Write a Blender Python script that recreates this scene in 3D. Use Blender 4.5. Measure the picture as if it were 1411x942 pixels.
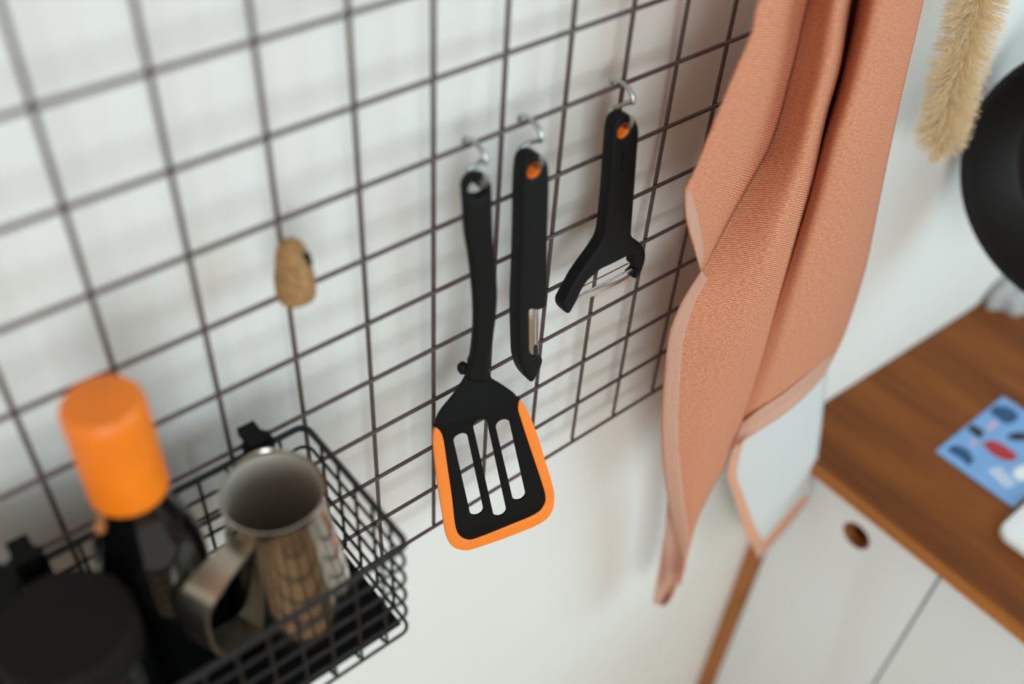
import bpy, bmesh, math, random
from mathutils import Vector, Matrix

random.seed(7)
for o in list(bpy.data.objects):
    bpy.data.objects.remove(o, do_unlink=True)
scene = bpy.context.scene
COL = scene.collection

# ------------------------------------------------------------------ camera
CAM = Vector((-0.2582, -0.3536, 0.3808))
RX = Vector((0.7732, -0.6320, 0.0533))      # image right
RY = Vector((-0.4088, -0.5608, -0.7200))    # image down
RZ = Vector((0.4849, 0.5349, -0.6919))      # viewing direction
FPX = 1392.7
cam_data = bpy.data.cameras.new('camera')
cam = bpy.data.objects.new('camera', cam_data)
COL.objects.link(cam)
M = Matrix.Identity(4)
for r in range(3):
    M[r][0] = RX[r]; M[r][1] = -RY[r]; M[r][2] = -RZ[r]; M[r][3] = CAM[r]
cam.matrix_world = M
cam_data.sensor_width = 36.0
cam_data.lens = FPX / 1411 * 36.0
cam_data.clip_start = 0.01
cam_data.dof.use_dof = True
cam_data.dof.focus_distance = 0.67
cam_data.dof.aperture_fstop = 2.6
scene.camera = cam

# ------------------------------------------------------------------ world and window light
world = bpy.data.worlds.new('room_light')
scene.world = world
world.use_nodes = True
wn = world.node_tree.nodes
wn['Background'].inputs[0].default_value = (1.0, 0.945, 0.875, 1)
wn['Background'].inputs[1].default_value = 0.635

def area(name, loc, target, sx, sy, power, color):
    d = bpy.data.lights.new(name, 'AREA')
    d.shape = 'RECTANGLE'; d.size = sx; d.size_y = sy
    d.energy = power; d.color = color
    o = bpy.data.objects.new(name, d)
    COL.objects.link(o)
    o.location = loc
    o.rotation_euler = (Vector(target) - Vector(loc)).to_track_quat('-Z', 'Y').to_euler()
    return o
area('window_light', (1.20, -1.45, 0.60), (0.35, 0, -0.15), 1.2, 1.2, 17, (0.50, 0.82, 1.0))
area('second_window_light', (-1.15, -2.3, 0.35), (0.5, 0, -0.6), 1.3, 1.3, 33, (0.80, 0.94, 1.0))

scene.view_settings.view_transform = 'Standard'
scene.view_settings.look = 'None'
scene.view_settings.exposure = 0.0
scene.view_settings.gamma = 1.0
scene.view_settings.use_curve_mapping = False

# ------------------------------------------------------------------ materials
def lin(c):
    return tuple((x / 255 / 12.92) if x / 255 <= 0.04045 else ((x / 255 + 0.055) / 1.055) ** 2.4 for x in c) + (1,)

def mat(name, rgb, rough=0.5, metal=0.0, var=0.06, scale=40, bump=0.0, bscale=200, coat=0.0, spec=0.5, stretch=(1, 1, 1)):
    m = bpy.data.materials.new(name); m.use_nodes = True
    nt = m.node_tree; b = nt.nodes['Principled BSDF']
    base = lin(rgb)
    tc = nt.nodes.new('ShaderNodeTexCoord')
    mp = nt.nodes.new('ShaderNodeMapping'); mp.inputs['Scale'].default_value = stretch
    nt.links.new(tc.outputs['Object'], mp.inputs['Vector'])
    nz = nt.nodes.new('ShaderNodeTexNoise'); nz.inputs['Scale'].default_value = scale; nz.inputs['Detail'].default_value = 4
    nt.links.new(mp.outputs[0], nz.inputs['Vector'])
    rp = nt.nodes.new('ShaderNodeValToRGB')
    rp.color_ramp.elements[0].position = 0.3; rp.color_ramp.elements[1].position = 0.7
    rp.color_ramp.elements[0].color = tuple(x * (1 - var) for x in base[:3]) + (1,)
    rp.color_ramp.elements[1].color = tuple(min(1, x * (1 + var)) for x in base[:3]) + (1,)
    nt.links.new(nz.outputs['Fac'], rp.inputs['Fac'])
    nt.links.new(rp.outputs['Color'], b.inputs['Base Color'])
    b.inputs['Roughness'].default_value = rough
    b.inputs['Metallic'].default_value = metal
    b.inputs['Specular IOR Level'].default_value = spec
    b.inputs['Coat Weight'].default_value = coat
    if bump:
        n2 = nt.nodes.new('ShaderNodeTexNoise'); n2.inputs['Scale'].default_value = bscale; n2.inputs['Detail'].default_value = 3
        nt.links.new(mp.outputs[0], n2.inputs['Vector'])
        bp = nt.nodes.new('ShaderNodeBump'); bp.inputs['Strength'].default_value = bump; bp.inputs['Distance'].default_value = 0.001
        nt.links.new(n2.outputs['Fac'], bp.inputs['Height'])
        nt.links.new(bp.outputs[0], b.inputs['Normal'])
    return m

def wood_mat(name, dark, light, stretch, scale=30):
    m = bpy.data.materials.new(name); m.use_nodes = True
    nt = m.node_tree; b = nt.nodes['Principled BSDF']
    tc = nt.nodes.new('ShaderNodeTexCoord')
    mp = nt.nodes.new('ShaderNodeMapping'); mp.inputs['Scale'].default_value = stretch
    nt.links.new(tc.outputs['Object'], mp.inputs['Vector'])
    n1 = nt.nodes.new('ShaderNodeTexNoise'); n1.inputs['Scale'].default_value = scale
    n1.inputs['Detail'].default_value = 6; n1.inputs['Distortion'].default_value = 0.4
    n2 = nt.nodes.new('ShaderNodeTexNoise'); n2.inputs['Scale'].default_value = scale * 6; n2.inputs['Detail'].default_value = 2
    for n in (n1, n2): nt.links.new(mp.outputs[0], n.inputs['Vector'])
    mx = nt.nodes.new('ShaderNodeMath'); mx.operation = 'MULTIPLY_ADD'
    mx.inputs[1].default_value = 0.25
    nt.links.new(n2.outputs['Fac'], mx.inputs[0]); nt.links.new(n1.outputs['Fac'], mx.inputs[2])
    rp = nt.nodes.new('ShaderNodeValToRGB')
    rp.color_ramp.elements[0].position = 0.42; rp.color_ramp.elements[1].position = 0.85
    rp.color_ramp.elements[0].color = lin(dark); rp.color_ramp.elements[1].color = lin(light)
    nt.links.new(mx.outputs[0], rp.inputs['Fac'])
    nt.links.new(rp.outputs['Color'], b.inputs['Base Color'])
    b.inputs['Roughness'].default_value = 0.6
    b.inputs['Specular IOR Level'].default_value = 0.3
    return m

def cloth_mat(name, a, c, freq=1.0, translucent=0.12):
    """woven cloth: a = main yarn, c = paler cross yarn; fine weave from UV (metres)"""
    m = bpy.data.materials.new(name); m.use_nodes = True
    nt = m.node_tree; b = nt.nodes['Principled BSDF']; out = nt.nodes['Material Output']
    tc = nt.nodes.new('ShaderNodeTexCoord')
    def wave(direction, sc, dist):
        w = nt.nodes.new('ShaderNodeTexWave'); w.wave_type = 'BANDS'; w.bands_direction = direction
        w.inputs['Scale'].default_value = sc; w.inputs['Distortion'].default_value = dist
        w.inputs['Detail'].default_value = 2; w.inputs['Detail Scale'].default_value = 2
        nt.links.new(tc.outputs['UV'], w.inputs['Vector']); return w
    w1 = wave('Y', 20 * freq, 1.2); w2 = wave('X', 26 * freq, 1.2)
    nz = nt.nodes.new('ShaderNodeTexNoise'); nz.inputs['Scale'].default_value = 34; nz.inputs['Detail'].default_value = 5
    mp = nt.nodes.new('ShaderNodeMapping'); mp.inputs['Scale'].default_value = (1.0, 2.2, 1)
    nt.links.new(tc.outputs['UV'], mp.inputs['Vector']); nt.links.new(mp.outputs[0], nz.inputs['Vector'])
    s = nt.nodes.new('ShaderNodeMath'); s.operation = 'MULTIPLY_ADD'; s.inputs[1].default_value = 0.62
    nt.links.new(w1.outputs['Fac'], s.inputs[0])
    s2 = nt.nodes.new('ShaderNodeMath'); s2.operation = 'MULTIPLY'; s2.inputs[1].default_value = 0.22
    nt.links.new(w2.outputs['Fac'], s2.inputs[0]); nt.links.new(s2.outputs[0], s.inputs[2])
    s3 = nt.nodes.new('ShaderNodeMath'); s3.operation = 'MULTIPLY_ADD'; s3.inputs[1].default_value = 1.1
    nt.links.new(nz.outputs['Fac'], s3.inputs[0]); nt.links.new(s.outputs[0], s3.inputs[2])
    rp = nt.nodes.new('ShaderNodeValToRGB')
    rp.color_ramp.elements[0].position = 0.45; rp.color_ramp.elements[1].position = 1.45 / 1.0 if False else 1.0
    rp.color_ramp.elements[0].color = lin(a); rp.color_ramp.elements[1].color = lin(c)
    s4 = nt.nodes.new('ShaderNodeMath'); s4.operation = 'MULTIPLY'; s4.inputs[1].default_value = 0.72
    nt.links.new(s3.outputs[0], s4.inputs[0]); nt.links.new(s4.outputs[0], rp.inputs['Fac'])
    nt.links.new(rp.outputs['Color'], b.inputs['Base Color'])
    b.inputs['Roughness'].default_value = 0.95
    b.inputs['Specular IOR Level'].default_value = 0.1
    bp = nt.nodes.new('ShaderNodeBump'); bp.inputs['Strength'].default_value = 0.35; bp.inputs['Distance'].default_value = 0.0008
    nt.links.new(s3.outputs[0], bp.inputs['Height']); nt.links.new(bp.outputs[0], b.inputs['Normal'])
    tr = nt.nodes.new('ShaderNodeBsdfTranslucent'); nt.links.new(rp.outputs['Color'], tr.inputs['Color'])
    mix = nt.nodes.new('ShaderNodeMixShader'); mix.inputs[0].default_value = translucent
    nt.links.new(b.outputs[0], mix.inputs[1]); nt.links.new(tr.outputs[0], mix.inputs[2])
    nt.links.new(mix.outputs[0], out.inputs['Surface'])
    return m

MT = dict(
    wall=mat('wall_paint', (229, 225, 217), 0.75, var=0.015, scale=6, bump=0.12, bscale=60),
    floor=wood_mat('floor_wood', (120, 90, 60), (165, 130, 92), (1, 8, 1), 6),
    wire=mat('brown_black_wire', (84, 68, 64), 0.38, var=0.12, scale=120),
    black_wire=mat('black_wire', (17, 16, 17), 0.45, var=0.15, scale=120),
    black_plastic=mat('black_nylon', (11, 11, 11), 0.6, spec=0.15, var=0.05, scale=60, bump=0.05, bscale=900),
    handle_black=mat('soft_black_handle', (14, 14, 14), 0.6, spec=0.2, var=0.06, scale=60, bump=0.05, bscale=900),
    text=mat('gloss_black_print', (12, 12, 12), 0.3, var=0.02),
    orange=mat('orange_silicone', (250, 132, 40), 0.5, var=0.03, scale=50),
    orange_cap=mat('orange_foil_cap', (240, 122, 8), 0.45, var=0.06, scale=60),
    chrome=mat('zinc_hook_metal', (186, 188, 184), 0.3, 1.0, 0.05, 90),
    steel=mat('brushed_steel', (186, 178, 166), 0.16, 1.0, 0.06, 60),
    steel_dull=mat('dull_steel_strap', (178, 168, 152), 0.34, 1.0, 0.06, 60),
    satin=mat('satin_steel_inside', (214, 205, 192), 0.55, 0.75, 0.05, 60),
    blade=mat('peeler_blade_steel', (225, 226, 224), 0.22, 1.0, 0.03, 60),
    copper=mat('blade_reverse_tint', (196, 150, 110), 0.35, 0.8, 0.05, 60),
    dark=mat('dark_slot_and_shade', (18, 16, 18), 0.6, var=0.05),  # blade slot, and the shade painted in the bottom of the jug
    cork=mat('cork', (158, 118, 74), 0.9, var=0.28, scale=260, bump=0.6, bscale=500),
    glass=mat('black_glass', (10, 10, 10), 0.12, var=0.1, coat=0.3),
    dark_brown=mat('dark_brown_lid', (17, 13, 11), 0.6, spec=0.15, var=0.12, scale=50),
    liner=mat('black_rubber_mat', (12, 12, 12), 0.8, spec=0.1, var=0.1, scale=150),
    towel=cloth_mat('coral_linen', (188, 96, 54), (240, 182, 150), translucent=0.12),
    hem=cloth_mat('pale_hem_linen', (200, 142, 114), (232, 190, 168)),
    towel_back=cloth_mat('white_linen', (214, 214, 208), (244, 243, 240), translucent=0.2),
    towel_border=cloth_mat('peach_hem', (234, 160, 120), (250, 200, 172), translucent=0.2),
    bristle=mat('beige_bristle', (255, 234, 204), 0.7, var=0.10, scale=300),
    wire_core=mat('tarnished_wire', (150, 128, 92), 0.4, 0.7, 0.15, 300),
    pan=mat('cast_iron', (24, 22, 21), 0.5, spec=0.25, var=0.12, scale=80, bump=0.1, bscale=300),
    rag=mat('grey_rag', (172, 170, 166), 0.95, var=0.1, scale=150, bump=0.4, bscale=400),
    counter=wood_mat('oiled_oak_top', (98, 46, 2), (142, 78, 18), (1, 0.12, 1), 22),
    counter_edge=wood_mat('oiled_oak_edge', (150, 86, 34), (190, 124, 62), (1, 0.10, 6), 26),
    ply=wood_mat('plywood_edge', (140, 84, 38), (186, 122, 66), (6, 6, 0.4), 30),
    cabinet=mat('white_laminate', (226, 228, 226), 0.45, var=0.01, scale=8),
    card=mat('blue_card', (122, 166, 214), 0.5, var=0.05, scale=60),
    p_navy=mat('print_navy', (18, 74, 116), 0.5, var=0.08),
    p_black=mat('print_black', (22, 26, 28), 0.5, var=0.08),
    p_red=mat('print_red', (176, 40, 42), 0.5, var=0.2, scale=400),
    p_white=mat('print_white', (236, 236, 232), 0.5, var=0.02),
    p_pink=mat('print_pink', (214, 172, 190), 0.5, var=0.03),
    white=mat('white_enamel', (232, 232, 228), 0.35, var=0.01),
    carcass_wood=mat('cabinet_inside', (120, 80, 46), 0.8, var=0.1),  # brown wood of the carcass itself, behind the doors
)

def add_translucent(m, f):
    nt = m.node_tree; b = nt.nodes['Principled BSDF']; out = nt.nodes['Material Output']
    tr = nt.nodes.new('ShaderNodeBsdfTranslucent'); nt.links.new(b.inputs['Base Color'].links[0].from_socket, tr.inputs['Color'])
    mx = nt.nodes.new('ShaderNodeMixShader'); mx.inputs[0].default_value = f
    nt.links.new(b.outputs[0], mx.inputs[1]); nt.links.new(tr.outputs[0], mx.inputs[2]); nt.links.new(mx.outputs[0], out.inputs['Surface'])
add_translucent(MT['bristle'], 0.5)

# ------------------------------------------------------------------ builders
def ray(u, v):
    return RX * ((u - 705.5) / FPX) + RY * ((v - 471.0) / FPX) + RZ
def at_y(u, v, y):
    d = ray(u, v); return CAM + d * ((y - CAM.y) / d.y)
def on_plane(u, v, O, N):
    d = ray(u, v); return CAM + d * ((O - CAM).dot(N) / d.dot(N))

class MB:
    def __init__(s): s.v = []; s.f = []; s.uv = None
    def box(s, x0, x1, y0, y1, z0, z1):
        n = len(s.v)
        s.v += [(x, y, z) for z in (z0, z1) for y in (y0, y1) for x in (x0, x1)]
        s.f += [tuple(n + i for i in q) for q in ((0, 2, 3, 1), (4, 5, 7, 6), (0, 1, 5, 4), (2, 6, 7, 3), (0, 4, 6, 2), (1, 3, 7, 5))]
        return s
    def tube(s, pts, r, n=8, closed=False, caps=True):
        pts = [Vector(p) for p in pts]; N = len(pts); base = len(s.v)
        rr = r if isinstance(r, (list, tuple)) else [r] * N
        up = None
        for i, p in enumerate(pts):
            a = pts[(i - 1) % N] if (closed or i > 0) else p
            b = pts[(i + 1) % N] if (closed or i < N - 1) else p
            t = (b - a).normalized()
            if up is None:
                ref = Vector((0, 0, 1)) if abs(t.z) < 0.9 else Vector((1, 0, 0))
                up = (ref - t * ref.dot(t)).normalized()
            else:
                up = (up - t * up.dot(t)).normalized()
            w = t.cross(up)
            for k in range(n):
                a_ = 2 * math.pi * k / n
                s.v.append(tuple(p + (up * math.cos(a_) + w * math.sin(a_)) * rr[i]))
        for i in range(N if closed else N - 1):
            j = (i + 1) % N
            for k in range(n):
                k2 = (k + 1) % n
                s.f.append((base + i * n + k, base + i * n + k2, base + j * n + k2, base + j * n + k))
        if caps and not closed:
            s.f.append(tuple(base + k for k in reversed(range(n))))
            s.f.append(tuple(base + (N - 1) * n + k for k in range(n)))
        return s
    def lathe(s, prof, n=40, O=(0, 0, 0), X=(1, 0, 0), Y=(0, 1, 0), Z=(0, 0, 1)):
        O, X, Y, Z = Vector(O), Vector(X), Vector(Y), Vector(Z); base = len(s.v)
        for (r, h) in prof:
            for k in range(n):
                a = 2 * math.pi * k / n
                s.v.append(tuple(O + X * (r * math.cos(a)) + Y * (r * math.sin(a)) + Z * h))
        for i in range(len(prof) - 1):
            for k in range(n):
                k2 = (k + 1) % n
                s.f.append((base + i * n + k, base + i * n + k2, base + (i + 1) * n + k2, base + (i + 1) * n + k))
        return s
    def grid(s, rows):
        base = len(s.v); R = len(rows); Cc = len(rows[0])
        for r in rows: s.v += [tuple(p) for p in r]
        for i in range(R - 1):
            for j in range(Cc - 1):
                a = base + i * Cc + j
                s.f.append((a, a + 1, a + Cc + 1, a + Cc))
        return s
    def build(s, name, m, parent=None, smooth=True, angle=40):
        me = bpy.data.meshes.new(name); me.from_pydata(s.v, [], s.f); me.update()
        bm = bmesh.new(); bm.from_mesh(me)
        bmesh.ops.recalc_face_normals(bm, faces=bm.faces); bm.to_mesh(me); bm.free()
        return finish(name, me, m, parent, smooth, angle)

def finish(name, me, m, parent=None, smooth=True, angle=40):
    me.materials.clear(); me.materials.append(m if not isinstance(m, str) else MT[m])
    if smooth:
        me.polygons.foreach_set('use_smooth', [True] * len(me.polygons))
        me.set_sharp_from_angle(angle=math.radians(angle))
    o = bpy.data.objects.new(name, me); COL.objects.link(o)
    if parent is not None:
        o.parent = parent
        o.matrix_parent_inverse = Matrix.Translation(-parent.location)
    return o

def tag(o, label=None, cat=None, group=None, kind=None):
    if label: o['label'] = label
    if cat: o['category'] = cat
    if group: o['group'] = group
    if kind: o['kind'] = kind
    return o
def thing(name, loc, label, cat, group=None):
    o = bpy.data.objects.new(name, None); COL.objects.link(o)
    o.empty_display_size = 0.02; o.location = loc
    return tag(o, label, cat, group)

def catmull(pts, sub=6, closed=False):
    P = [Vector(p) for p in pts]; n = len(P); out = []
    rng = range(n) if closed else range(n - 1)
    for i in rng:
        p0 = P[(i - 1) % n] if closed or i > 0 else P[i] * 2 - P[i + 1]
        p1 = P[i]; p2 = P[(i + 1) % n]
        p3 = P[(i + 2) % n] if closed or i + 2 < n else P[i + 1] * 2 - P[i]
        for k in range(sub):
            t = k / sub
            out.append(0.5 * ((2 * p1) + (p2 - p0) * t + (2 * p0 - 5 * p1 + 4 * p2 - p3) * t * t + (3 * p1 - p0 - 3 * p2 + p3) * t ** 3))
    if not closed: out.append(P[-1].copy())
    return out

def capsule(a, b, r, n=10):
    a, b = Vector(a), Vector(b); d = (b - a).normalized(); p = Vector((-d.y, d.x)); out = []
    for k in range(n + 1):
        t = math.pi * k / n; out.append(a + p * (r * math.cos(t)) - d * (r * math.sin(t)))
    for k in range(n + 1):
        t = math.pi * k / n; out.append(b - p * (r * math.cos(t)) + d * (r * math.sin(t)))
    return out
def circle(c, r, n=24):
    return [Vector((c[0] + r * math.cos(2 * math.pi * k / n), c[1] + r * math.sin(2 * math.pi * k / n))) for k in range(n)]

def plate(name, loops, O, right, down, th, bev, m, parent=None, mid=0.0):
    """flat part: 2D loops (s right, t down) in the frame, extruded th, edges rounded by bev; mid = offset of its middle along the face normal"""
    cu = bpy.data.curves.new('outline', 'CURVE'); cu.dimensions = '2D'; cu.fill_mode = 'BOTH'
    cu.extrude = max(th / 2 - bev, 0.00001); cu.bevel_depth = bev; cu.bevel_resolution = 2; cu.offset = -bev
    for lp in loops:
        sp = cu.splines.new('POLY'); sp.points.add(len(lp) - 1); sp.use_cyclic_u = True
        for q, p in zip(sp.points, lp): q.co = (p[0], -p[1], 0, 1)
    tmp = bpy.data.objects.new('tmp_outline', cu); COL.objects.link(tmp)
    dg = bpy.context.evaluated_depsgraph_get(); dg.update()
    me = bpy.data.meshes.new_from_object(tmp.evaluated_get(dg))
    bpy.data.objects.remove(tmp, do_unlink=True); bpy.data.curves.remove(cu)
    bm = bmesh.new(); bm.from_mesh(me)
    bmesh.ops.remove_doubles(bm, verts=bm.verts, dist=0.000005)
    up = -down; nrm = right.cross(up)
    for v in bm.verts:
        v.co = O + right * v.co.x + up * v.co.y + nrm * (v.co.z + mid)
    bm.to_mesh(me); bm.free(); me.name = name
    return finish(name, me, m, parent, True, 35)

def frame_px(px, O, right, down):
    N = right.cross(-down); out = []
    for (u, v) in px:
        p = on_plane(u, v, O, N) - O
        out.append(Vector((p.dot(right), p.dot(down))))
    return out
XR, DN = Vector((1, 0, 0)), Vector((0, 0, -1))

# ------------------------------------------------------------------ the setting
def yw(x): return 0.018 - 0.035 * (x - 0.1)     # front face of the back wall (slightly skew to the grid)
FLOOR = -1.36
wb = MB().box(-2.2, 2.4, 0, .1, FLOOR, 1.3).build('wall_back', 'wall', smooth=False)
wb.location = (0, yw(0), 0); wb.rotation_euler.z = math.atan(-.035)
tag(wb, 'white painted kitchen wall', 'wall', kind='structure')
b = MB().box(-1.6, 1.5, -2.2, yw(-1.6) + .1, FLOOR - .05, FLOOR)
tag(b.build('floor', 'floor', smooth=False), 'wooden kitchen floor', 'floor', kind='structure')

# ------------------------------------------------------------------ counter and cabinet
CT = -0.453
CX = 0.474
top = thing('worktop', (CX + .3, -.3, CT - .022), 'oiled brown wooden worktop against the white wall', 'worktop')
bm_ = bmesh.new()
vv = [bm_.verts.new((x, y, z)) for z in (CT - .022, CT) for (x, y) in ((CX, yw(CX)), (1.25, yw(1.25)), (1.25, -1.1), (CX, -1.1))]
for q in ((3, 2, 1, 0), (4, 5, 6, 7), (0, 1, 5, 4), (1, 2, 6, 5), (2, 3, 7, 6), (3, 0, 4, 7)):
    bm_.faces.new([vv[i] for i in q])
bmesh.ops.recalc_face_normals(bm_, faces=bm_.faces)
bmesh.ops.bevel(bm_, geom=[e for e in bm_.edges], offset=0.0015, segments=2, affect='EDGES')
me = bpy.data.meshes.new('slab'); bm_.to_mesh(me); bm_.free()
slab = finish('slab', me, 'counter', top)
me.materials.append(MT['counter_edge'])
for p in me.polygons:
    if p.normal.x < -0.7: p.material_index = 1

FX = 0.502                                       # cabinet front plane
def yz_plate(name, loops, x, th, bev, m, parent):  # plate facing -x; loop coords (y, z)
    lp = [[Vector((-p[0], -p[1])) for p in l] for l in loops]   # right = -y, down = -z
    return plate(name, lp, Vector((x + th / 2, 0, 0)), Vector((0, -1, 0)), DN, th, bev, m, parent)
def rect(y0, y1, z0, z1): return [(y0, z0), (y1, z0), (y1, z1), (y0, z1)]
ZT, ZB = CT - .0245, -1.26
def ycirc(c, r, n=32): return [(c[0] + r * math.cos(2 * math.pi * k / n), c[1] + r * math.sin(2 * math.pi * k / n)) for k in range(n)]

cab = thing('base_cabinet', (FX + .3, -.11, FLOOR), 'white cabinet beside the wall with a round finger hole in its door', 'cabinet')
side = MB()
side.v = [(x, y, z) for z in (FLOOR, CT - .0225) for (x, y) in ((FX - .001, -.0195), (FX - .001, yw(FX) - .0006), (FX + .6, yw(FX + .6) - .0006), (FX + .6, -.0225))]
side.f = [(3, 2, 1, 0), (4, 5, 6, 7), (0, 1, 5, 4), (1, 2, 6, 5), (2, 3, 7, 6), (3, 0, 4, 7)]
side.build('side_panel', 'ply', cab, smooth=False)['label'] = 'bare brown wood edge of the side panel'
MB().box(FX + .03, FX + .6, -.208, -.0230, ZB, ZT).build('carcass', 'carcass_wood', cab, smooth=False)
HOLE = (-.1125, -.541)
door = yz_plate('door', [rect(-.2065, -.0215, ZB, ZT), ycirc(HOLE, .0175)], FX, .018, .0008, 'cabinet', cab)
ring = MB().lathe([(.0176, .001), (.0166, .0003), (.0166, .0178), (.0176, .0177)], 32, (FX, HOLE[0], HOLE[1]), (0, 1, 0), (0, 0, 1), (1, 0, 0)).build('finger_hole_lining', 'ply', door)
ring['label'] = 'brown wood rim inside the finger hole'
MB().box(FX + .05, FX + .6, -.208, -.0230, FLOOR, ZB - .004).build('plinth', 'cabinet', cab, smooth=False)
cab2 = thing('base_cabinet', (FX + .3, -.45, FLOOR), 'plain white cabinet front right of the vertical gap, under the worktop', 'cabinet')
MB().box(FX + .03, FX + .6, -.70, -.2085, ZB, ZT).build('carcass', 'carcass_wood', cab2, smooth=False)
yz_plate('door', [rect(-.70, -.2095, ZB, ZT)], FX, .018, .0008, 'cabinet', cab2)
MB().box(FX + .05, FX + .6, -.70, -.2085, FLOOR, ZB - .004).build('plinth', 'cabinet', cab2, smooth=False)

# ------------------------------------------------------------------ wire grid on the wall
PITCH = 0.045
wg = thing('wire_grid', (0, 0, -.225), 'dark wire grid panel fixed flat on the white wall', 'wire grid')
cols = list(range(-2, 12)); rows_ = list(range(-3, 11))
zt = -(rows_[0] - 5) * PITCH; zb = -(10 - 5) * PITCH
xl = (cols[0] - 5) * PITCH; xr = (cols[-1] - 5) * PITCH
vm = MB().tube([(0, 0, zb - .001), (0, 0, zt + .001)], .0014, 8).build('wire', 'wire', wg)
hm = MB().tube([(xl - .001, 0, 0), (xr + .001, 0, 0)], .0014, 8).build('wire', 'wire', wg)
first = True
for i in cols:
    o = vm if first else vm.copy()
    if not first: COL.objects.link(o)
    o.location = ((i - 5) * PITCH, .0013, 0); first = False
first = True
for j in rows_:
    o = hm if first else hm.copy()
    if not first: COL.objects.link(o)
    o.location = (0, -.0013, -(j - 5) * PITCH); first = False
for (gx, gz) in ((xl, zt), (xr, zt), (xl, -.18), (xr, -.18)):
    MB().tube([(gx, .0026, gz), (gx, yw(gx), gz)], .003, 10).build('wall_standoff', 'wire', wg)

# ------------------------------------------------------------------ S hooks
def s_hook(wx, hole, back, front, label):
    """hangs on the horizontal wire at z=.09 and passes through the hanging hole; back/front = y just behind / before the handle"""
    z0 = 2 * PITCH; hx, hz = hole.x, hole.z + .0030
    P = [(wx, .0032, z0 - .004), (wx, .0040, z0 + .0005), (wx, .0014, z0 + .0030), (wx, -.0030, z0 + .0036)]
    zm = (z0 + hz) / 2
    P += [(wx + .0006, -.0080, z0 + .0024), (wx + .0012, -.0120, z0 - .0008), (wx + .0014, -.0134, z0 - .0048), (wx + .0010, -.0120, zm + .0016), (wx + .0004, -.0090, zm - .0004),
          (wx - .0002, back + .0008, zm - .0024)]
    P += [(hx - .0004, back, hz + .0045), (hx, back - .0020, hz + .0008), (hx, (back + front) / 2, hz), (hx, front + .0015, hz + .0006), (hx, front - .0012, hz + .004), (hx, front - .0015, hz + .0085)]
    o = MB().tube(catmull(P, 6), .0015, 10).build('s_hook', 'chrome')
    return tag(o, label, 'hook', 'zinc hooks on the wire grid')

# ------------------------------------------------------------------ spatula
hO = Vector((.0141, -.026, -.0895)); hR = Vector((.9284, -.3362, .1582)).normalized(); hD = Vector((.0846, -.2235, -.971))
hD = (hD - hR * hD.dot(hR)).normalized()
sp = thing('slotted_spatula', (.03, -.03, -.20), 'black slotted spatula with bright orange edging, hanging leftmost on the grid', 'spatula')
def Z5(l): return [(570 + x / 3.365, 500 + y / 3.365) for x, y in l]
core_px = Z5([(258, -30), (250, 20), (236, 62), (212, 104), (178, 152), (132, 208), (107, 250), (97, 290), (97, 290), (122, 312), (137, 355), (152, 455), (176, 620), (190, 740), (208, 790), (250, 813), (305, 800),
              (450, 742), (560, 695), (600, 655), (607, 605), (580, 515), (532, 372), (491, 245), (481, 205), (486, 165), (486, 165), (460, 136), (405, 98), (362, 70), (346, 30), (344, -30)])
core = catmull(frame_px(core_px, hO, hR, hD), 4, True)
slots = []
for (a, c, r) in (((217, 348), (291, 680), 22), ((308, 283), (398, 684), 22), ((412, 284), (487, 610), 21)):
    A, B = frame_px(Z5([a, c]), hO, hR, hD)
    E_ = frame_px(Z5([(a[0] + r, a[1] - 6)]), hO, hR, hD)[0]
    slots.append(capsule(A, B, .0047))
plate('head', [core] + slots, hO, hR, hD, .0026, .0005, 'black_plastic', sp)
inner_px = Z5([(97, 290), (122, 312), (137, 355), (152, 455), (176, 620), (190, 740), (208, 790), (250, 813), (305, 800), (450, 742), (560, 695), (600, 655), (607, 605), (580, 515), (532, 372), (491, 245), (481, 205), (486, 165)])
outer_px = Z5([(487, 165), (522, 212), (562, 302), (602, 430), (640, 555), (650, 620), (636, 690), (580, 740), (450, 795), (290, 851), (235, 862), (180, 846), (150, 800), (135, 720), (110, 560), (91, 400), (88, 335), (97, 290)])
edge = catmull(frame_px(inner_px, hO, hR, hD), 4) + catmull(frame_px(outer_px, hO, hR, hD), 4)
plate('silicone_edge', [edge], hO, hR, hD, .0032, .0006, 'orange', sp)['label'] = 'bright orange edge'
N_ = hR.cross(-hD)
neck = on_plane(661, 505, hO, N_)
topP = at_y(656, 256, -.0165)
gD = (neck - topP).normalized(); gR = (hR - gD * hR.dot(gD)).normalized()
hand_px = [(657, 237), (644, 241), (635.5, 254), (636.8, 284), (639, 320), (644, 350), (649, 391), (651.5, 430), (650.5, 463), (647, 493), (641, 516), (652, 522), (668, 522), (673, 516),
           (672, 506), (674, 486), (678, 463), (682, 435), (684, 404), (683, 378), (680, 345), (678, 320), (677, 284), (675.8, 254), (669, 242)]
hc = frame_px([(655.5, 257)], topP, gR, gD)[0]
plate('handle', [catmull(frame_px(hand_px, topP, gR, gD), 4, True), circle(hc, .0048)], topP, gR, gD, .0075, .0026, 'handle_black', sp)
nb = frame_px([(640, 512)], hO, hR, hD)[0]
nbp = hO + hR * nb.x + hD * nb.y - N_ * .004
MB().lathe([(.0001, -.004), (.0022, -.0036), (.0034, -.001), (.0034, .002), (.002, .004), (.0001, .0043)], 16, nbp).build('rest_bump', 'handle_black', sp)
s_hook(at_y(645, 203, 0).x, topP + gR * hc.x + gD * hc.y, topP.y + .0065, topP.y - .0065, 'zinc hook holding the slotted spatula')

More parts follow.
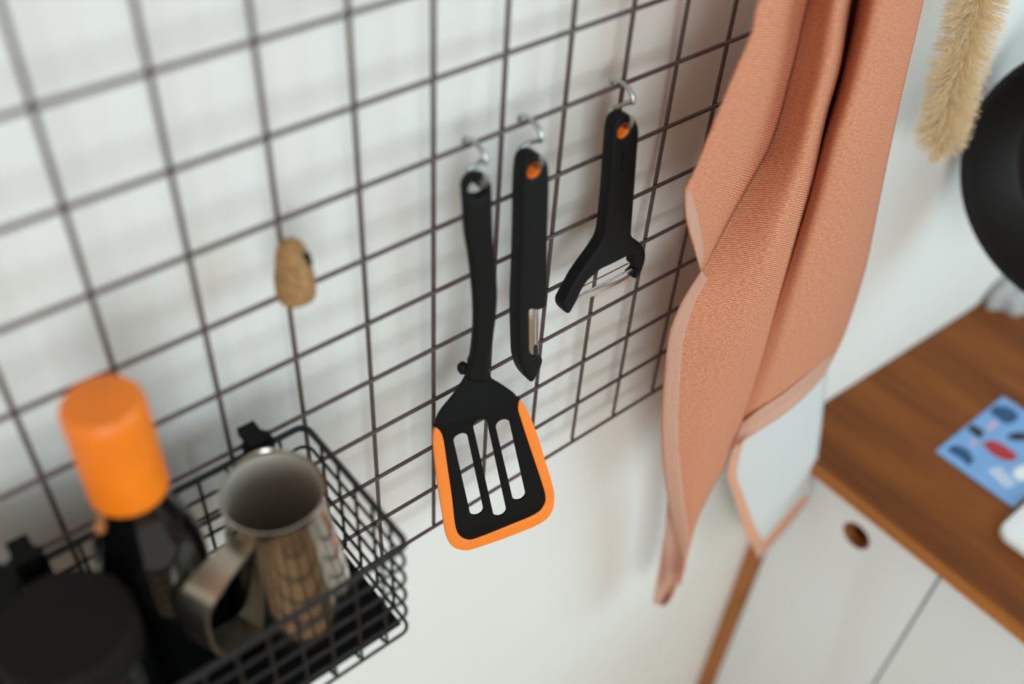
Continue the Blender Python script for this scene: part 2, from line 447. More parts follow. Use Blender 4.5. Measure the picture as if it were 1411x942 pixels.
# ------------------------------------------------------------------ straight swivel peeler
PY = -.0150
def Z4(l): return [(570 + x / 3.9235, 320 + y / 3.9235) for x, y in l]
pe = thing('swivel_peeler', (.06, PY, -.1), 'straight black swivel peeler with narrow steel blade, hanging between spatula and Y peeler', 'peeler')
O = Vector((.055, PY, 0))
pe_px = [(731, 207), (724.5, 208.5), (718.5, 213.5), (715, 221), (713.6, 232), (712, 258), (711, 320), (709.5, 370), (707.6, 417), (708.6, 473), (710.2, 493), (715.3, 508.6), (723, 518.5), (726.5, 520.5), (732, 514.5), (740, 497),
         (741, 488), (735, 484), (724, 486), (722.5, 478), (722.5, 430), (724, 421.5), (735, 421.5), (743.3, 418), (746.9, 406), (747.6, 320), (749.5, 258), (749, 232), (747.5, 221), (743.5, 213), (738, 208.5)]
pD = Vector((.02, -.06, -1)).normalized(); pR = Vector((1, -.04, 0)); pR = (pR - pD * pR.dot(pD)).normalized(); pN = pR.cross(-pD)
O = at_y(731, 235, PY)
fO = O + pN * .0055
hc = on_plane(737.5, 235.5, fO, pN) - fO
hc = Vector((hc.dot(pR), hc.dot(pD)))
body_ = plate('handle', [catmull(frame_px(pe_px, O, pR, pD), 4, True), circle(hc, .0046)], O, pR, pD, .011, .0020, 'handle_black', pe)
def hole_ring(parent, O, c2, R_, D_, th=.011):
    n = R_.cross(-D_)
    c = O + R_ * c2.x + D_ * c2.y
    r = MB().lathe([(.0041, -th / 2 + .0012), (.0040, .0), (.0046, th / 2 - .0012), (.0055, th / 2 - .0006), (.0054, th / 2 - .0012), (.0045, -th / 2 + .0012), (.0041, -th / 2 + .0012)], 28, c, R_, -D_, n)
    o = r.build('hanging_hole_liner', 'orange_cap', parent, angle=60); o['label'] = 'bright orange liner of the hanging hole'
    return o
hole_ring(pe, O, hc, pR, pD)
bl = frame_px([(730.5, 419), (731, 497)], O, pR, pD)
rows = []
for t in (0, .03, .25, .5, .75, .95, 1.0):
    c = O + pR * (bl[0].x + (bl[1].x - bl[0].x) * t + .0008) + pD * (bl[0].y + (bl[1].y - bl[0].y) * t)
    w = .0052 if 0 < t < 1 else .0040
    rows.append([c + pR * (w * math.cos(a)) + pN * (.0048 * math.sin(a) - .001) for a in [math.radians(190 - 18.4 * k) for k in range(12)]])
bld = MB().grid(rows).build('blade', 'blade', pe); bld['label'] = 'narrow shiny steel blade'
sm = bld.modifiers.new('thickness', 'SOLIDIFY'); sm.thickness = .0005
sl = frame_px([(733, 470), (733, 486)], O, pR, pD)
plate('blade_slot', [capsule(sl[0] + Vector((0, .002)), sl[1] - Vector((0, .002)), .0013)], O, pR, pD, .0012, .0003, 'dark', bld, mid=.0042)
s_hook(at_y(722, 172, 0).x, O + pR * hc.x + pD * hc.y, PY + .0078, PY - .0080, 'zinc hook holding the straight swivel peeler')

# ------------------------------------------------------------------ Y peeler
yp = thing('y_peeler', (.125, -.015, -.05), 'black Y shaped peeler with a wide steel blade, hanging nearest the towel', 'peeler')
def Z7(l): return [(760 + x / 7.85, 320 + y / 7.85) for x, y in l]
yD = Vector((.02, -.03, -1)).normalized(); yR = Vector((1, -.03, 0)); yR = (yR - yD * yR.dot(yD)).normalized(); yN = yR.cross(-yD)
O = at_y(857, 180, -.0150)
yp_px = [(857.5, 154), (845, 160), (839, 176), (836.3, 207.4), (832.5, 258.4), (828, 305)] + Z7([(515, 0), (500, 50), (470, 110), (400, 215), (300, 350), (220, 470), (160, 580), (100, 690), (78, 750), (88, 805), (120, 838), (150, 830), (190, 765), (230, 690), (270, 600), (330, 500), (400, 432), (480, 366), (600, 310), (740, 240), (850, 190), (862, 196), (856, 270), (848, 330), (872, 345), (886, 390), (862, 425), (836, 448), (850, 462), (882, 440), (922, 388), (955, 300), (970, 220), (960, 150), (920, 90), (862, 45), (822, 5)]) + [(864.2, 309.4), (868, 258.4), (871.5, 207.4), (873.5, 176), (868, 160)]
fO = O + yN * .005
hc = on_plane(860.5, 181, fO, yN) - fO
hc = Vector((hc.dot(yR), hc.dot(yD)))
plate('handle', [catmull(frame_px(yp_px, O, yR, yD), 4, True), circle(hc, .0046)], O, yR, yD, .0100, .0019, 'handle_black', yp)
hole_ring(yp, O, hc, yR, yD, .0100)
bq = frame_px(Z7([(228, 702), (470, 574), (700, 462), (850, 378), (884, 400), (880, 440), (720, 540), (470, 668), (300, 725), (232, 745)]), O, yR, yD)
bo = plate('blade', [bq], O, yR, yD, .0009, .0002, 'blade', yp, mid=.001); bo['label'] = 'wide shiny steel blade'
tp = frame_px(Z7([(262, 638), (838, 345)]), O, yR, yD)
MB().tube([O + yR * p.x + yD * p.y - yN * .001 for p in tp], .00045, 6).build('blade_edge', 'steel', yp)
# raised maker's lettering running down the handle
cu = bpy.data.curves.new('letters', 'FONT'); cu.body = 'FISKARS'; cu.size = .0034; cu.extrude = .0001; cu.space_character = 1.15
tmp = bpy.data.objects.new('tmp_text', cu); COL.objects.link(tmp)
dg = bpy.context.evaluated_depsgraph_get(); dg.update()
me = bpy.data.meshes.new_from_object(tmp.evaluated_get(dg)); bpy.data.objects.remove(tmp, do_unlink=True)
tO = on_plane(857.5, 209, fO, yN)
for v in me.vertices:
    v.co = tO + yD * v.co.x + yR * v.co.y + yN * (v.co.z + .00012)
finish('embossed_lettering', me, 'text', yp, smooth=False)
s_hook(at_y(849, 117, 0).x, O + yR * hc.x + yD * hc.y, -.0150 + .0075, -.0150 - .0075, 'zinc hook holding the Y shaped peeler')

# ------------------------------------------------------------------ cork on the grid
ck = at_y(384, 375, -.006)
cO = Vector((-2 * PITCH, -.0085, ck.z))
ck_t = thing('cork_stopper', cO - Vector((0, 0, .0165)), 'small brown cork stuck on the wire grid above the basket', 'cork')
cb = MB()
prof = [(.0001, -.0165), (.0088, -.0165), (.0096, -.0155), (.0100, -.009), (.0098, -.003), (.0088, .001), (.0082, .006), (.0072, .012), (.0056, .0155), (.003, .0172), (.0001, .0175)]
cb.lathe(prof, 28, cO)
co = cb.build('stopper', 'cork', ck_t, angle=50)
for v in co.data.vertices:
    n = math.sin(v.co.x * 900) * math.cos(v.co.z * 700) * math.sin(v.co.y * 800 + 1)
    v.co.x += n * .0005; v.co.y += n * .0004
MB().tube([cO + Vector((.0062, -.0052, .004)), cO + Vector((.0048, -.0052, .0095)), cO + Vector((.002, -.0055, .013))], [.0018, .0026, .0012], 8).build('notch', 'dark_brown', ck_t)['label'] = 'dark notch near the top'

# ------------------------------------------------------------------ hanging wire basket
BX0, BX1, BY0, BY1, BZ0, BZ1 = -.335, -.0936, -.106, -.006, -.127, -.0474
bk = thing('wire_basket', ((BX0 + BX1) / 2, (BY0 + BY1) / 2, BZ0), 'black wire basket hooked onto the wall grid, filled with bottles and a steel jug', 'basket')
def loop_rect(z, r, name, rad=.006):
    pts = []
    for (cx, cy, a0) in ((BX1 - rad, BY1 - rad, 0), (BX0 + rad, BY1 - rad, 90), (BX0 + rad, BY0 + rad, 180), (BX1 - rad, BY0 + rad, 270)):
        for k in range(5):
            a = math.radians(a0 + 90 * k / 4); pts.append((cx + rad * math.cos(a), cy + rad * math.sin(a), z))
    return MB().tube(pts, r, 8, closed=True).build(name, 'black_wire', bk)
loop_rect(BZ1, .0019, 'rim_wire')
NR = 5
for k in range(1, NR + 1): loop_rect(BZ1 + (BZ0 - BZ1) * k / NR, .00105, 'wire')
NXW = 15; NYW = 6
# U-shaped wires: down the back, under, up the front
u1 = None
for k in range(1, NXW):
    x = BX0 + (BX1 - BX0) * k / NXW
    if u1 is None:
        u1 = MB().tube([(0, BY1, BZ1), (0, BY1, BZ0 + .003), (0, BY1 - .003, BZ0 - .001), (0, BY0 + .003, BZ0 - .001), (0, BY0, BZ0 + .003), (0, BY0, BZ1)], .00105, 6).build('wire', 'black_wire', bk); o = u1
    else:
        o = u1.copy(); COL.objects.link(o)
    o.location.x = x
u2 = None
for k in range(1, NYW):
    y = BY0 + (BY1 - BY0) * k / NYW
    if u2 is None:
        u2 = MB().tube([(BX1, 0, BZ1), (BX1, 0, BZ0 + .003), (BX1 - .003, 0, BZ0 + .001), (BX0 + .003, 0, BZ0 + .001), (BX0, 0, BZ0 + .003), (BX0, 0, BZ1)], .00105, 6).build('wire', 'black_wire', bk); o = u2
    else:
        o = u2.copy(); COL.objects.link(o)
    o.location.y = y
for (u, v) in ((356, 607), (42, 780)):
    p = at_y(u, v, -.010); bx = bmesh.new()
    bmesh.ops.create_cube(bx, size=1)
    for q in bx.verts: q.co = Vector((p.x + q.co.x * .0155, -.0092 + q.co.y * .0115, BZ1 + .004 + q.co.z * .017))
    bmesh.ops.bevel(bx, geom=list(bx.edges), offset=.002, segments=2, affect='EDGES')
    me = bpy.data.meshes.new('hanging_clip'); bx.to_mesh(me); bx.free()
    c = finish('hanging_clip', me, 'black_plastic', bk); c['label'] = 'black plastic hanging clip'
    MB().box(p.x - .005, p.x + .005, -.0060, .0045, BZ1 + .0055, BZ1 + .0110).build('hook_lip', 'black_plastic', c, smooth=False)
LZ = BZ0 + .0045
bx = bmesh.new(); bmesh.ops.create_cube(bx, size=1)
for q in bx.verts: q.co = Vector(((BX0 + BX1) / 2 + q.co.x * (BX1 - BX0 - .008), (BY0 + BY1) / 2 + q.co.y * (BY1 - BY0 - .008), LZ - .0011 + q.co.z * .002))
me = bpy.data.meshes.new('floor_mat'); bx.to_mesh(me); bx.free()
tag(finish('basket_mat', me, 'liner', None, smooth=False), 'thin black mat lying on the floor of the wire basket', 'mat')

# ------------------------------------------------------------------ steel jug
JC = Vector((-.139, -.056, LZ))
jg = thing('milk_jug', JC, 'small flared stainless steel jug with a strap handle, standing in the wire basket', 'jug')
H = .103
prof = [(.0001, .0015), (.030, .0012), (.0335, 0), (.0348, .002), (.0346, .006), (.0335, .02), (.0308, .042), (.0278, .064), (.0255, .082), (.0243, .092), (.0246, .099), (.0258, H), (.0250, H), (.0246, H - .001)]
prof_in = [(.0246, H - .001), (.0237, .098), (.0235, .092), (.0247, .082), (.027, .064), (.030, .042), (.0327, .02), (.0335, .0075)]
jb = MB().lathe(prof, 64, JC)
jo = jb.build('body', 'steel', jg, angle=50)
MB().lathe(prof_in, 64, JC).build('lining', 'satin', jg, angle=60)
sd = Vector((.35, .94, 0)).normalized()
for v in jo.data.vertices:
    h = v.co.z - JC.z; r = Vector((v.co.x - JC.x, v.co.y - JC.y, 0))
    if h > .082 and r.length > .02:
        c = max(0, r.normalized().dot(sd)); k = (c ** 14) * ((h - .082) / .021) ** 1.5
        v.co += sd * (.002 * k)
MB().lathe([(.0001, .007), (.0325, .007), (.0325, .0078), (.0001, .008)], 40, JC).build('shaded_bottom', 'dark', jg)['label'] = 'dark disc painting the shade on the jug bottom'  # empty jug: the shade on its bottom is painted as a dark disc
hdir = Vector((-.93, -.37, 0)).normalized(); side = Vector((-hdir.y, hdir.x, 0))
path = [(.0235, .088), (.032, .0895), (.046, .0885), (.056, .086), (.0615, .080), (.0625, .066), (.0615, .052), (.056, .041), (.046, .033), (.0325, .026)]
path = [(p.x, p.y) for p in catmull([(a, c_, 0) for a, c_ in path], 4)]
rows = []
for i, (r, h) in enumerate(path):
    w = .0088 if i > 10 else .0058 + .003 * i / 10
    a = path[max(i - 1, 0)]; c_ = path[min(i + 1, len(path) - 1)]
    t = Vector((c_[0] - a[0], c_[1] - a[1])).normalized(); nrm = Vector((-t.y, t.x))
    ring_ = []
    for (du, dn) in ((-1, -1), (1, -1), (1, 1), (-1, 1), (-1, -1)):
        rr = r + nrm.x * dn * .0009; hh = h + nrm.y * dn * .0009
        ring_.append(JC + hdir * rr + side * (du * w) + Vector((0, 0, hh)))
    rows.append(ring_)
MB().grid(rows).build('strap_handle', 'steel_dull', jg, angle=30)['label'] = 'dull steel strap handle'

# ------------------------------------------------------------------ bottles in the basket
def bottle(x, y, name, label, body_prof, body_mat, cap_prof, cap_mat, cat='bottle', cap_name='cap', neck=None):
    t = thing(name, (x, y, LZ), label, cat)
    MB().lathe([(.0001, .0005)] + body_prof + [(.0001, body_prof[-1][1])], 40, (x, y, LZ)).build('body', body_mat, t)
    c = MB().lathe([(.0001, cap_prof[0][1])] + cap_prof + [(.0001, cap_prof[-1][1])], 40, (x, y, LZ)).build(cap_name, cap_mat, t)
    return t, c
# bottle with long orange cap
B1 = (-.198, -.041)
t, c = bottle(B1[0], B1[1], 'oil_bottle', 'black bottle with a tall bright orange cap, standing in the wire basket',
       [(.0235, 0), (.0255, .003), (.0255, .082), (.024, .098), (.020, .112), (.0165, .122), (.0152, .130), (.0152, .142)], 'glass',
       [(.0160, .136), (.0172, .1365), (.0172, .187), (.0168, .190), (.0150, .1925), (.0135, .1928)], 'orange_cap')
c['label'] = 'tall bright orange cap'
t, c = bottle(-.269, -.028, 'spice_jar', 'black jar with a flat lid behind the brown-lidded jar in the wire basket',
       [(.0155, 0), (.017, .002), (.017, .070), (.0155, .082)], 'glass',
       [(.0160, .0815), (.0170, .082), (.0170, .100), (.0160, .102)], 'black_plastic', 'jar', 'lid')
t, c = bottle(-.247, -.074, 'storage_jar', 'wide dark brown lidded jar at the left end of the wire basket',
       [(.027, 0), (.029, .002), (.029, .085), (.028, .095)], 'glass',
       [(.0275, .0945), (.0290, .095), (.0290, .112), (.0275, .1145), (.012, .1155)], 'dark_brown', 'jar', 'lid')
bt = bpy.data.objects['oil_bottle']
tb = MB().tube(catmull([(B1[0] - .0150, B1[1] - .0070, LZ + .139), (B1[0] - .0175, B1[1] - .0085, LZ + .133), (B1[0] - .0190, B1[1] - .0085, LZ + .1275)], 4), [.0012] * 4 + [.0024] * 4 + [.0012], 8)
tb.build('tear_tab', 'ply', bt)['label'] = 'small orange-brown tear tab under the cap'

# ------------------------------------------------------------------ towel
def resample(pts, n):
    P = catmull([(a, b_, 0) for a, b_ in pts], 8)
    L = [0]
    for i in range(1, len(P)): L.append(L[-1] + (P[i] - P[i - 1]).length)
    out = []; j = 0
    for k in range(n):
        s = L[-1] * k / (n - 1)
        while j < len(L) - 2 and L[j + 1] < s: j += 1
        f = (s - L[j]) / max(1e-9, L[j + 1] - L[j]); q = P[j].lerp(P[j + 1], min(1, f))
        out.append((q.x, q.y))
    return out
def patch(name, curves, depths, m, parent, nr=70, nc=10, wr=.0, thick=.0012, uvscale=1.0, seed=0, off=0.0):
    """cloth surface through pixel curves standing at given distances from the wall; curves run top to bottom"""
    R = [resample(c, nr) for c in curves]; K = len(curves)
    rows = []
    for i in range(nr):
        v = i / (nr - 1); ctl = []
        for k in range(K):
            d = depths[k]; y = d if not callable(d) else d(v)
            q = at_y(R[k][i][0], R[k][i][1], y); ctl.append(q)
        line = catmull(ctl, nc) if K > 2 else [ctl[0].lerp(ctl[1], j / nc) for j in range(nc + 1)]
        for j, q in enumerate(line):
            u = j / (len(line) - 1)
            w = wr * (math.sin(u * 9 + v * 5 + seed) * .6 + math.sin(u * 21 - v * 8 + seed * 2) * .25 + math.sin(v * 19 + u * 4 + seed) * .3)
            w *= math.sin(math.pi * u) ** .7
            dirn = (CAM - q).normalized()
            line[j] = q + dirn * (w + off)
        rows.append(line)
    b = MB().grid(rows)
    me = bpy.data.meshes.new(name); me.from_pydata(b.v, [], b.f); me.update()
    uv = me.uv_layers.new(name='UVMap'); C_ = len(rows[0])
    U = [[0.0] * C_ for _ in range(nr)]; V = [[0.0] * C_ for _ in range(nr)]
    for i in range(nr):
        mid = C_ // 2
        for j in range(mid + 1, C_): U[i][j] = U[i][j - 1] + (rows[i][j] - rows[i][j - 1]).length
        for j in range(mid - 1, -1, -1): U[i][j] = U[i][j + 1] - (rows[i][j] - rows[i][j + 1]).length
        for j in range(C_):
            V[i][j] = 0 if i == 0 else V[i - 1][mid] + (rows[i][mid] - rows[i - 1][mid]).length + (rows[i][j] - rows[i][mid]).z * -.0
    for lp in me.loops:
        i, j = divmod(lp.vertex_index, C_); uv.data[lp.index].uv = (U[i][j] * uvscale * 10, V[i][j] * uvscale * 10)
    o = finish(name, me, m, parent, True, 80)
    if thick:
        md = o.modifiers.new('thickness', 'SOLIDIFY'); md.thickness = thick; md.offset = 0
    return o

from mathutils.bvhtree import BVHTree
def drape(name, onto, a, c, m, parent, nr=40, nc=6, lift=.0014):
    """strip of cloth lying on the surface of an already built cloth part"""
    ms = onto.data; T = BVHTree.FromPolygons([v.co.copy() for v in ms.vertices], [tuple(p.vertices) for p in ms.polygons])
    A, B = resample(a, nr), resample(c, nr); rows = []; allr = []
    for p, q in zip(A, B):
        dirs = [ray(p[0] + (q[0] - p[0]) * j / nc, p[1] + (q[1] - p[1]) * j / nc).normalized() for j in range(nc + 1)]
        ds = []
        for d in dirs:
            hit = T.ray_cast(CAM, d)[0]; ds.append((hit - CAM).length if hit else None)
        for j in list(range(nc - 1, -1, -1)) + list(range(1, nc + 1)):      # carry the depth past the cloth edge
            k = j + 1 if j + 1 <= nc and ds[j + 1] is not None else j - 1
            if ds[j] is None and k >= 0 and ds[k] is not None: ds[j] = ds[k]
        if None in ds: ds = list(last)
        last = ds
        allr.append((dirs, ds))
    for i in range(nr):       # smooth the strip along its length
        win = [allr[min(max(i + k, 0), nr - 1)][1] for k in range(-4, 5)]
        rows.append([CAM + d * (sorted(w[j] for w in win)[4] - lift) for j, d in enumerate(allr[i][0])])
    b = MB().grid(rows); me = bpy.data.meshes.new(name); me.from_pydata(b.v, [], b.f); me.update()
    uv = me.uv_layers.new(name='UVMap')
    for lp in me.loops:
        i, j = divmod(lp.vertex_index, nc + 1); uv.data[lp.index].uv = (j * .04, i * .08)
    o = finish(name, me, m, parent, True, 80)
    md = o.modifiers.new('thickness', 'SOLIDIFY'); md.thickness = .0008; md.offset = 0
    return o

left_sil = [(1110, -150), (1050, -10), (1035, 48), (1009, 109), (977, 187), (955, 241), (944, 262), (946, 303), (958, 346), (966, 372)]
crease = [(1165, -150), (1117, -10), (1093, 89), (1066, 187), (1039, 241), (1004, 303), (982, 344), (967, 373)]
l2_left = [(1165, -150), (1117, -10), (1093, 89), (1066, 187), (1039, 241), (1004, 303), (967, 371), (950, 397), (937, 420), (923, 455), (918, 490), (912, 560), (912, 616), (919, 681), (930, 735), (938, 780), (936, 806)]
l2_right = [(1205, -150), (1169, -10), (1155, 89), (1137, 156), (1120, 241), (1097, 321), (1071, 415), (1047, 504), (1024, 574), (1006, 616), (998, 640), (963, 710), (950, 752), (941, 790), (937, 806)]
r_left = [(1215, -150), (1190, -10), (1173, 67), (1157, 129), (1137, 192), (1111, 290), (1071, 420), (1047, 504), (1024, 574), (1006, 618)]
r_right = [(1300, -150), (1274, -10), (1240, 138), (1213, 267), (1195, 357), (1177, 420), (1160, 467), (1137, 513)]
def mixc(a, b_, t, n=24):
    A, B = resample(a, n), resample(b_, n)
    return [(p[0] + (q[0] - p[0]) * t, p[1] + (q[1] - p[1]) * t) for p, q in zip(A, B)]

tw = thing('kitchen_towel', (.27, -.05, -.5), 'coral orange linen towel hanging in folds on the right of the wire grid', 'towel')
def lerp(a, c): return lambda v: a + (c - a) * v
def sm3(a, b_, c): return lambda v: (a + (b_ - a) * v * 2) if v < .5 else (b_ + (c - b_) * (v - .5) * 2)
flap = patch('cloth', [left_sil, mixc(left_sil, crease, .45), crease], [sm3(-.050, -.062, -.058), sm3(-.052, -.060, -.054), sm3(-.048, -.046, -.046)], 'towel', tw, 60, 8, .0008, seed=1)
lobe_l = patch('cloth', [l2_left, mixc(l2_left, l2_right, .35), mixc(l2_left, l2_right, .75), l2_right], [sm3(-.048, -.043, -.046), sm3(-.060, -.058, -.054), sm3(-.074, -.074, -.058), sm3(-.070, -.068, -.056)], 'towel', tw, 90, 8, .0012, seed=2)
patch('cloth', [l2_right[:10], mixc(l2_right[:10], r_left, .5), r_left], [sm3(-.0700, -.068, -.062), sm3(-.040, -.044, -.052), sm3(-.066, -.066, -.060)], 'towel', tw, 60, 6, 0, seed=3)
lobe_r = patch('cloth', [r_left, mixc(r_left, r_right, .25), mixc(r_left, r_right, .7), r_right], [sm3(-.066, -.066, -.060), sm3(-.084, -.082, -.068), sm3(-.082, -.080, -.068), sm3(-.058, -.056, -.056)], 'towel', tw, 80, 8, .0014, seed=4)
# pale hems
hem_in = [(975, 384), (958, 415), (944, 458), (939, 490), (935, 560), (935, 616), (942, 681), (948, 735), (944, 785)]
hem_out = [(967, 371), (950, 397), (937, 420), (923, 455), (918, 490), (912, 560), (912, 616), (919, 681), (930, 735), (938, 780)]
drape('hem', lobe_l, hem_out, hem_in, 'hem', tw, 60)
drape('hem', flap, [(945, 262), (946, 303), (958, 346), (966, 371)], [(952, 262), (962, 300), (970, 338), (969, 366)], 'hem', tw, 30)
rb_out = [(1009, 619), (1041, 597), (1077, 573), (1107, 548), (1138, 515)]
rb_in = [(1022, 582), (1049, 562), (1081, 541), (1115, 513), (1148, 485)]
drape('hem', lobe_r, rb_out, rb_in, 'hem', tw, 50, lift=.0055)
# turned-over tail under the left fold
patch('cloth_tail', [[(921, 672), (918, 720), (911, 765), (903, 812), (900, 830)], [(934, 680), (931, 735), (926, 785), (916, 828), (910, 834)], [(944, 700), (943, 745), (938, 790), (928, 818), (918, 833)]],
      [lerp(-.036, -.040), lerp(-.030, -.034), lerp(-.038, -.042)], 'hem', tw, 40, 5, 0, .0010)
# white reverse side with peach border
wl = [(1030, 560), (1012, 612), (1002, 650), (1010, 682), (1030, 740), (1045, 768)]
wr_ = [(1146, 470), (1139, 520), (1133, 570), (1128, 612), (1112, 690), (1047, 769)]
rev = patch('reverse_side', [wl, mixc(wl, wr_, .5), wr_], [sm3(-.046, -.044, -.046), sm3(-.050, -.052, -.048), sm3(-.044, -.046, -.046)], 'towel_back', tw, 60, 8, .0008, seed=6)
rev['label'] = 'white reverse side of the towel'
drape('border', rev, [(1018, 592), (1002, 650), (1010, 682), (1030, 740), (1045, 768)], [(1026, 600), (1015, 650), (1023, 678), (1042, 728), (1058, 752)], 'towel_border', tw, 40)['label'] = 'peach border of the reverse side'
drape('border', rev, [(1114, 688), (1082, 727), (1047, 769)], [(1109, 681), (1078, 715), (1046, 753)], 'towel_border', tw, 30)['label'] = 'peach border of the reverse side'
# hanging loop and peg above
pt = at_y(1205, -150, -.055)
MB().tube(catmull([pt + Vector((-.01, 0, -.006)), pt + Vector((-.008, 0, .02)), pt + Vector((.0, .002, .036)), pt + Vector((.010, 0, .02)), pt + Vector((.012, 0, -.006))], 5), .0018, 8).build('hanging_loop', 'hem', tw)
pg = thing('wall_peg', (pt.x, 0, pt.z + .034), 'wooden peg on the wall carrying the coral towel', 'peg')
MB().lathe([(.0001, -.0), (.006, 0), (.006, .055), (.0085, .059), (.0085, .066), (.006, .069), (.0001, .0695)], 20, (pt.x, yw(pt.x), pt.z + .0275), (1, 0, 0), (0, 0, 1), (0, -1, 0)).build('pin', 'ply', pg)

# ------------------------------------------------------------------ bottle brush
b0 = at_y(1290, 216, -.040); b1 = at_y(1348, -6, -.034)
ax = (b1 - b0).normalized()
br = thing('bottle_brush', b0, 'beige bristled bottle brush hanging between the towel and the black pan', 'brush')
tops = b0 + ax * .34
e1 = ax.cross(Vector((0, 1, 0))).normalized(); e2 = ax.cross(e1)
core_ = MB()
for ph in (0, math.pi):
    core_.tube([b0 + ax * (.008 + .332 * k / 220) + (e1 * math.cos(k * .42 + ph) + e2 * math.sin(k * .42 + ph)) * .0010 for k in range(221)], .0011, 6)
core_.build('twisted_wire', 'wire_core', br)
MB().tube(catmull([tops, tops + ax * .012 + e1 * .008, tops + ax * .024, tops + ax * .012 - e1 * .008, tops], 5), .0014, 8).build('hanging_loop', 'wire_core', br)
bb = MB()
nb_ = 5200; L0, L1 = .010, .235
for k in range(nb_):
    f = k / nb_
    s = L0 + (L1 - L0) * f + random.gauss(0, .0007)
    a = f * 2 * math.pi * 24 + random.gauss(0, .24) + (math.pi if k % 2 else 0)
    rad = .0205 * (1 + random.gauss(0, .09)) * min(1, .55 + (s - L0) / .02)
    d = (e1 * math.cos(a) + e2 * math.sin(a)); d2 = (d + ax * random.gauss(-.10, .10)).normalized()
    p0 = b0 + ax * s + d * .001; p2 = p0 + d2 * rad + Vector((0, 0, -.0015))
    if p2.y > yw(p2.x) - .0005: p2.y = yw(p2.x) - .0005
    w = ax * .00022; w2 = d.cross(ax) * .00022; n = len(bb.v)
    bb.v += [tuple(p0 + w), tuple(p0 - w * .5 + w2), tuple(p0 - w * .5 - w2), tuple(p2 + w * .7), tuple(p2 - w * .35 + w2 * .7), tuple(p2 - w * .35 - w2 * .7)]
    bb.f += [(n, n + 1, n + 4, n + 3), (n + 1, n + 2, n + 5, n + 4), (n + 2, n, n + 3, n + 5)]
for k in range(260):   # tuft at the tip
    p0 = b0 + ax * (.012 + random.uniform(-.002, .004)); d = (-ax + (e1 * random.gauss(0, .16) + e2 * random.gauss(0, .16))).normalized()
    p2 = p0 + d * random.uniform(.012, .019); w = e1 * .00025; w2 = e2 * .00025; n = len(bb.v)
    bb.v += [tuple(p0 + w), tuple(p0 - w * .5 + w2), tuple(p0 - w * .5 - w2), tuple(p2 + w * .7), tuple(p2 - w * .35 + w2 * .7), tuple(p2 - w * .35 - w2 * .7)]
    bb.f += [(n, n + 1, n + 4, n + 3), (n + 1, n + 2, n + 5, n + 4), (n + 2, n, n + 3, n + 5)]
me = bpy.data.meshes.new('bristles'); me.from_pydata(bb.v, [], bb.f); me.update()
tag(finish('bristles', me, 'bristle', br, smooth=False), kind='stuff')
lp = tops + ax * .02
tag(MB().tube(catmull([(lp.x, yw(lp.x) + .002, lp.z), (lp.x, lp.y - .004, lp.z), (lp.x, lp.y - .010, lp.z + .003), (lp.x, lp.y - .011, lp.z + .010)], 5), .0018, 8).build('wall_hook', 'chrome'), 'small metal wall hook carrying the bottle brush', 'hook')

# ------------------------------------------------------------------ black pan
PC = Vector((.602, -.1372, -.0965)); PRr = .128
pan = thing('frying_pan', PC, 'round black cast iron pan hanging by the wall above the worktop', 'pan')
prof = [(.0001, .052), (PRr - .030, .052), (PRr - .022, .048), (PRr - .004, .006), (PRr, 0), (PRr - .001, -.002), (PRr - .006, -.001), (PRr - .010, .006), (PRr - .027, .043), (PRr - .034, .047), (.0001, .047)]
MB().lathe(prof, 72, PC, (0, 1, 0), (0, 0, 1), (1, 0, 0)).build('bowl', 'pan', pan)
hp = [PC + Vector((.012, 0, PRr - .006)), PC + Vector((.006, 0, PRr + .03)), PC + Vector((0, 0, PRr + .10)), PC + Vector((0, 0, PRr + .17))]
MB().tube(catmull(hp, 5), [.008] * 5 + [.009] * 5 + [.011] * 5 + [.010], 12).build('handle', 'pan', pan)
lpp = PC + Vector((0, 0, PRr + .182))
MB().tube([lpp + Vector((0, .014 * math.cos(2 * math.pi * k / 20), .014 * math.sin(2 * math.pi * k / 20))) for k in range(20)], .003, 8, closed=True).build('hanging_eye', 'pan', pan)
arm = tag(MB().tube(catmull([(PC.x + .03, yw(PC.x) + .003, lpp.z + .014), (PC.x + .03, PC.y, lpp.z + .014), (PC.x + .012, PC.y - .004, lpp.z + .011), (PC.x, PC.y, lpp.z + .0085), (PC.x - .016, PC.y, lpp.z + .016)], 6), .0025, 8).build('wall_bracket', 'black_wire'), 'black bracket on the wall carrying the round pan', 'bracket')

# ------------------------------------------------------------------ grey rag
rg = MB(); n1, n2 = 34, 26
R0 = Vector((.945, -.030, CT))
rows = []
for i in range(n2 + 1):
    ph = i / n2 * math.pi / 2
    line = []
    for j in range(n1 + 1):
        a = 2 * math.pi * j / n1
        wv = 1 + .10 * math.sin(3 * a + 1) + .06 * math.sin(7 * a + ph * 4)
        r = math.cos(ph) * wv
        h = math.sin(ph) ** .8 * (.040 + .006 * math.sin(a * 4 + ph * 5) + .004 * math.sin(a * 9))
        y = R0.y + .032 * r * math.sin(a); x = R0.x + .088 * r * math.cos(a)
        line.append((x, min(y, yw(x) - .001), CT + .0005 + max(0, h)))
    rows.append(line)
tag(rg.grid(rows).build('dish_rag', 'rag', angle=80), 'crumpled grey rag on the worktop under the black pan', 'rag')

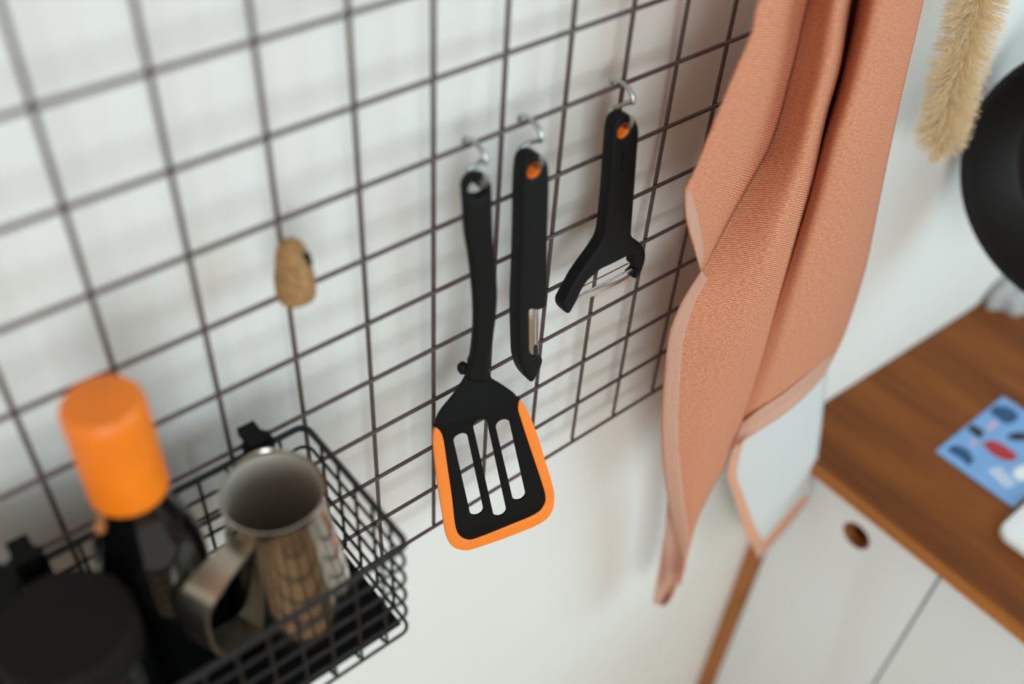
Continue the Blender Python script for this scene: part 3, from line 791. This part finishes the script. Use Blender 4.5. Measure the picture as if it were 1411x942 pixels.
# ------------------------------------------------------------------ postcard
kx0, kx1, ky0, ky1 = .594, .733, -.216, -.120
kc = thing('postcard', ((kx0 + kx1) / 2, (ky0 + ky1) / 2, CT), 'blue illustrated postcard lying flat on the worktop', 'postcard')
MB().box(kx0, kx1, ky0, ky1, CT + .0002, CT + .0012).build('card', 'card', kc, smooth=False)
def on_card(l): return [Vector((q.x, -q.y)) for q in (on_plane(u, v, Vector((0, 0, CT + .0012)), Vector((0, 0, 1))) for u, v in l)]
def Zc(l): return [(1240 + x / 4.708, 520 + y / 4.708) for x, y in l]
def motif(px, m, smooth=True, label=None):
    pts = on_card(Zc(px)); pts = [Vector((p.x, p.y)) for p in pts]
    if smooth: pts = catmull([(p.x, p.y, 0) for p in pts], 4, True)
    o = plate('printed_motif', [[Vector((p[0], p[1])) for p in pts]], Vector((0, 0, CT + .0013)), Vector((1, 0, 0)), Vector((0, -1, 0)), .0002, .00002, m, kc)
    return o
motif([(585, 225), (620, 185), (690, 190), (745, 215), (770, 255), (745, 285), (690, 300), (640, 270)], 'p_navy')
motif([(310, 465), (350, 440), (420, 455), (465, 500), (475, 545), (445, 570), (400, 530), (350, 500)], 'p_navy')
motif([(435, 335), (470, 300), (550, 350), (520, 400)], 'p_black', False)
motif([(690, 385), (750, 355), (830, 365), (830, 400), (760, 410)], 'p_black')
motif([(540, 430), (580, 410), (640, 420), (720, 470), (760, 510), (730, 540), (660, 530), (590, 490)], 'p_red')
motif([(560, 330), (600, 285), (640, 285), (600, 340)], 'p_pink', False)
motif([(455, 420), (480, 395), (500, 420), (475, 450)], 'p_pink', False)
motif([(730, 620), (770, 580), (830, 570), (840, 650), (780, 670)], 'p_white')
for k in range(7):   # pale scribbled lines
    x_, y_ = 575 + k * 17, 600 + k * 17
    motif([(x_, y_), (x_ + 40, y_ - 8), (x_ + 75, y_ - 22), (x_ + 78, y_ - 14), (x_ + 42, y_ + 1), (x_ + 2, y_ + 9)], 'p_white')

# ------------------------------------------------------------------ white tray on the worktop
tx0, ty1 = .545, -.2215
def rrect(x0, x1, y0, y1, r, n=6):
    out = []
    for (cx, cy, a0) in ((x1 - r, y1 - r, 0), (x0 + r, y1 - r, 90), (x0 + r, y0 + r, 180), (x1 - r, y0 + r, 270)):
        for k in range(n + 1):
            a = math.radians(a0 + 90 * k / n); out.append((cx + r * math.cos(a), cy + r * math.sin(a)))
    return out
o = plate('serving_tray', [[Vector((x, -y)) for x, y in rrect(tx0, tx0 + .22, ty1 - .30, ty1, .014)]], Vector((0, 0, CT + .0055)), Vector((1, 0, 0)), Vector((0, -1, 0)), .010, .0025, 'white')
tag(o, 'white tray with a rounded corner on the worktop, at the right picture edge', 'tray')
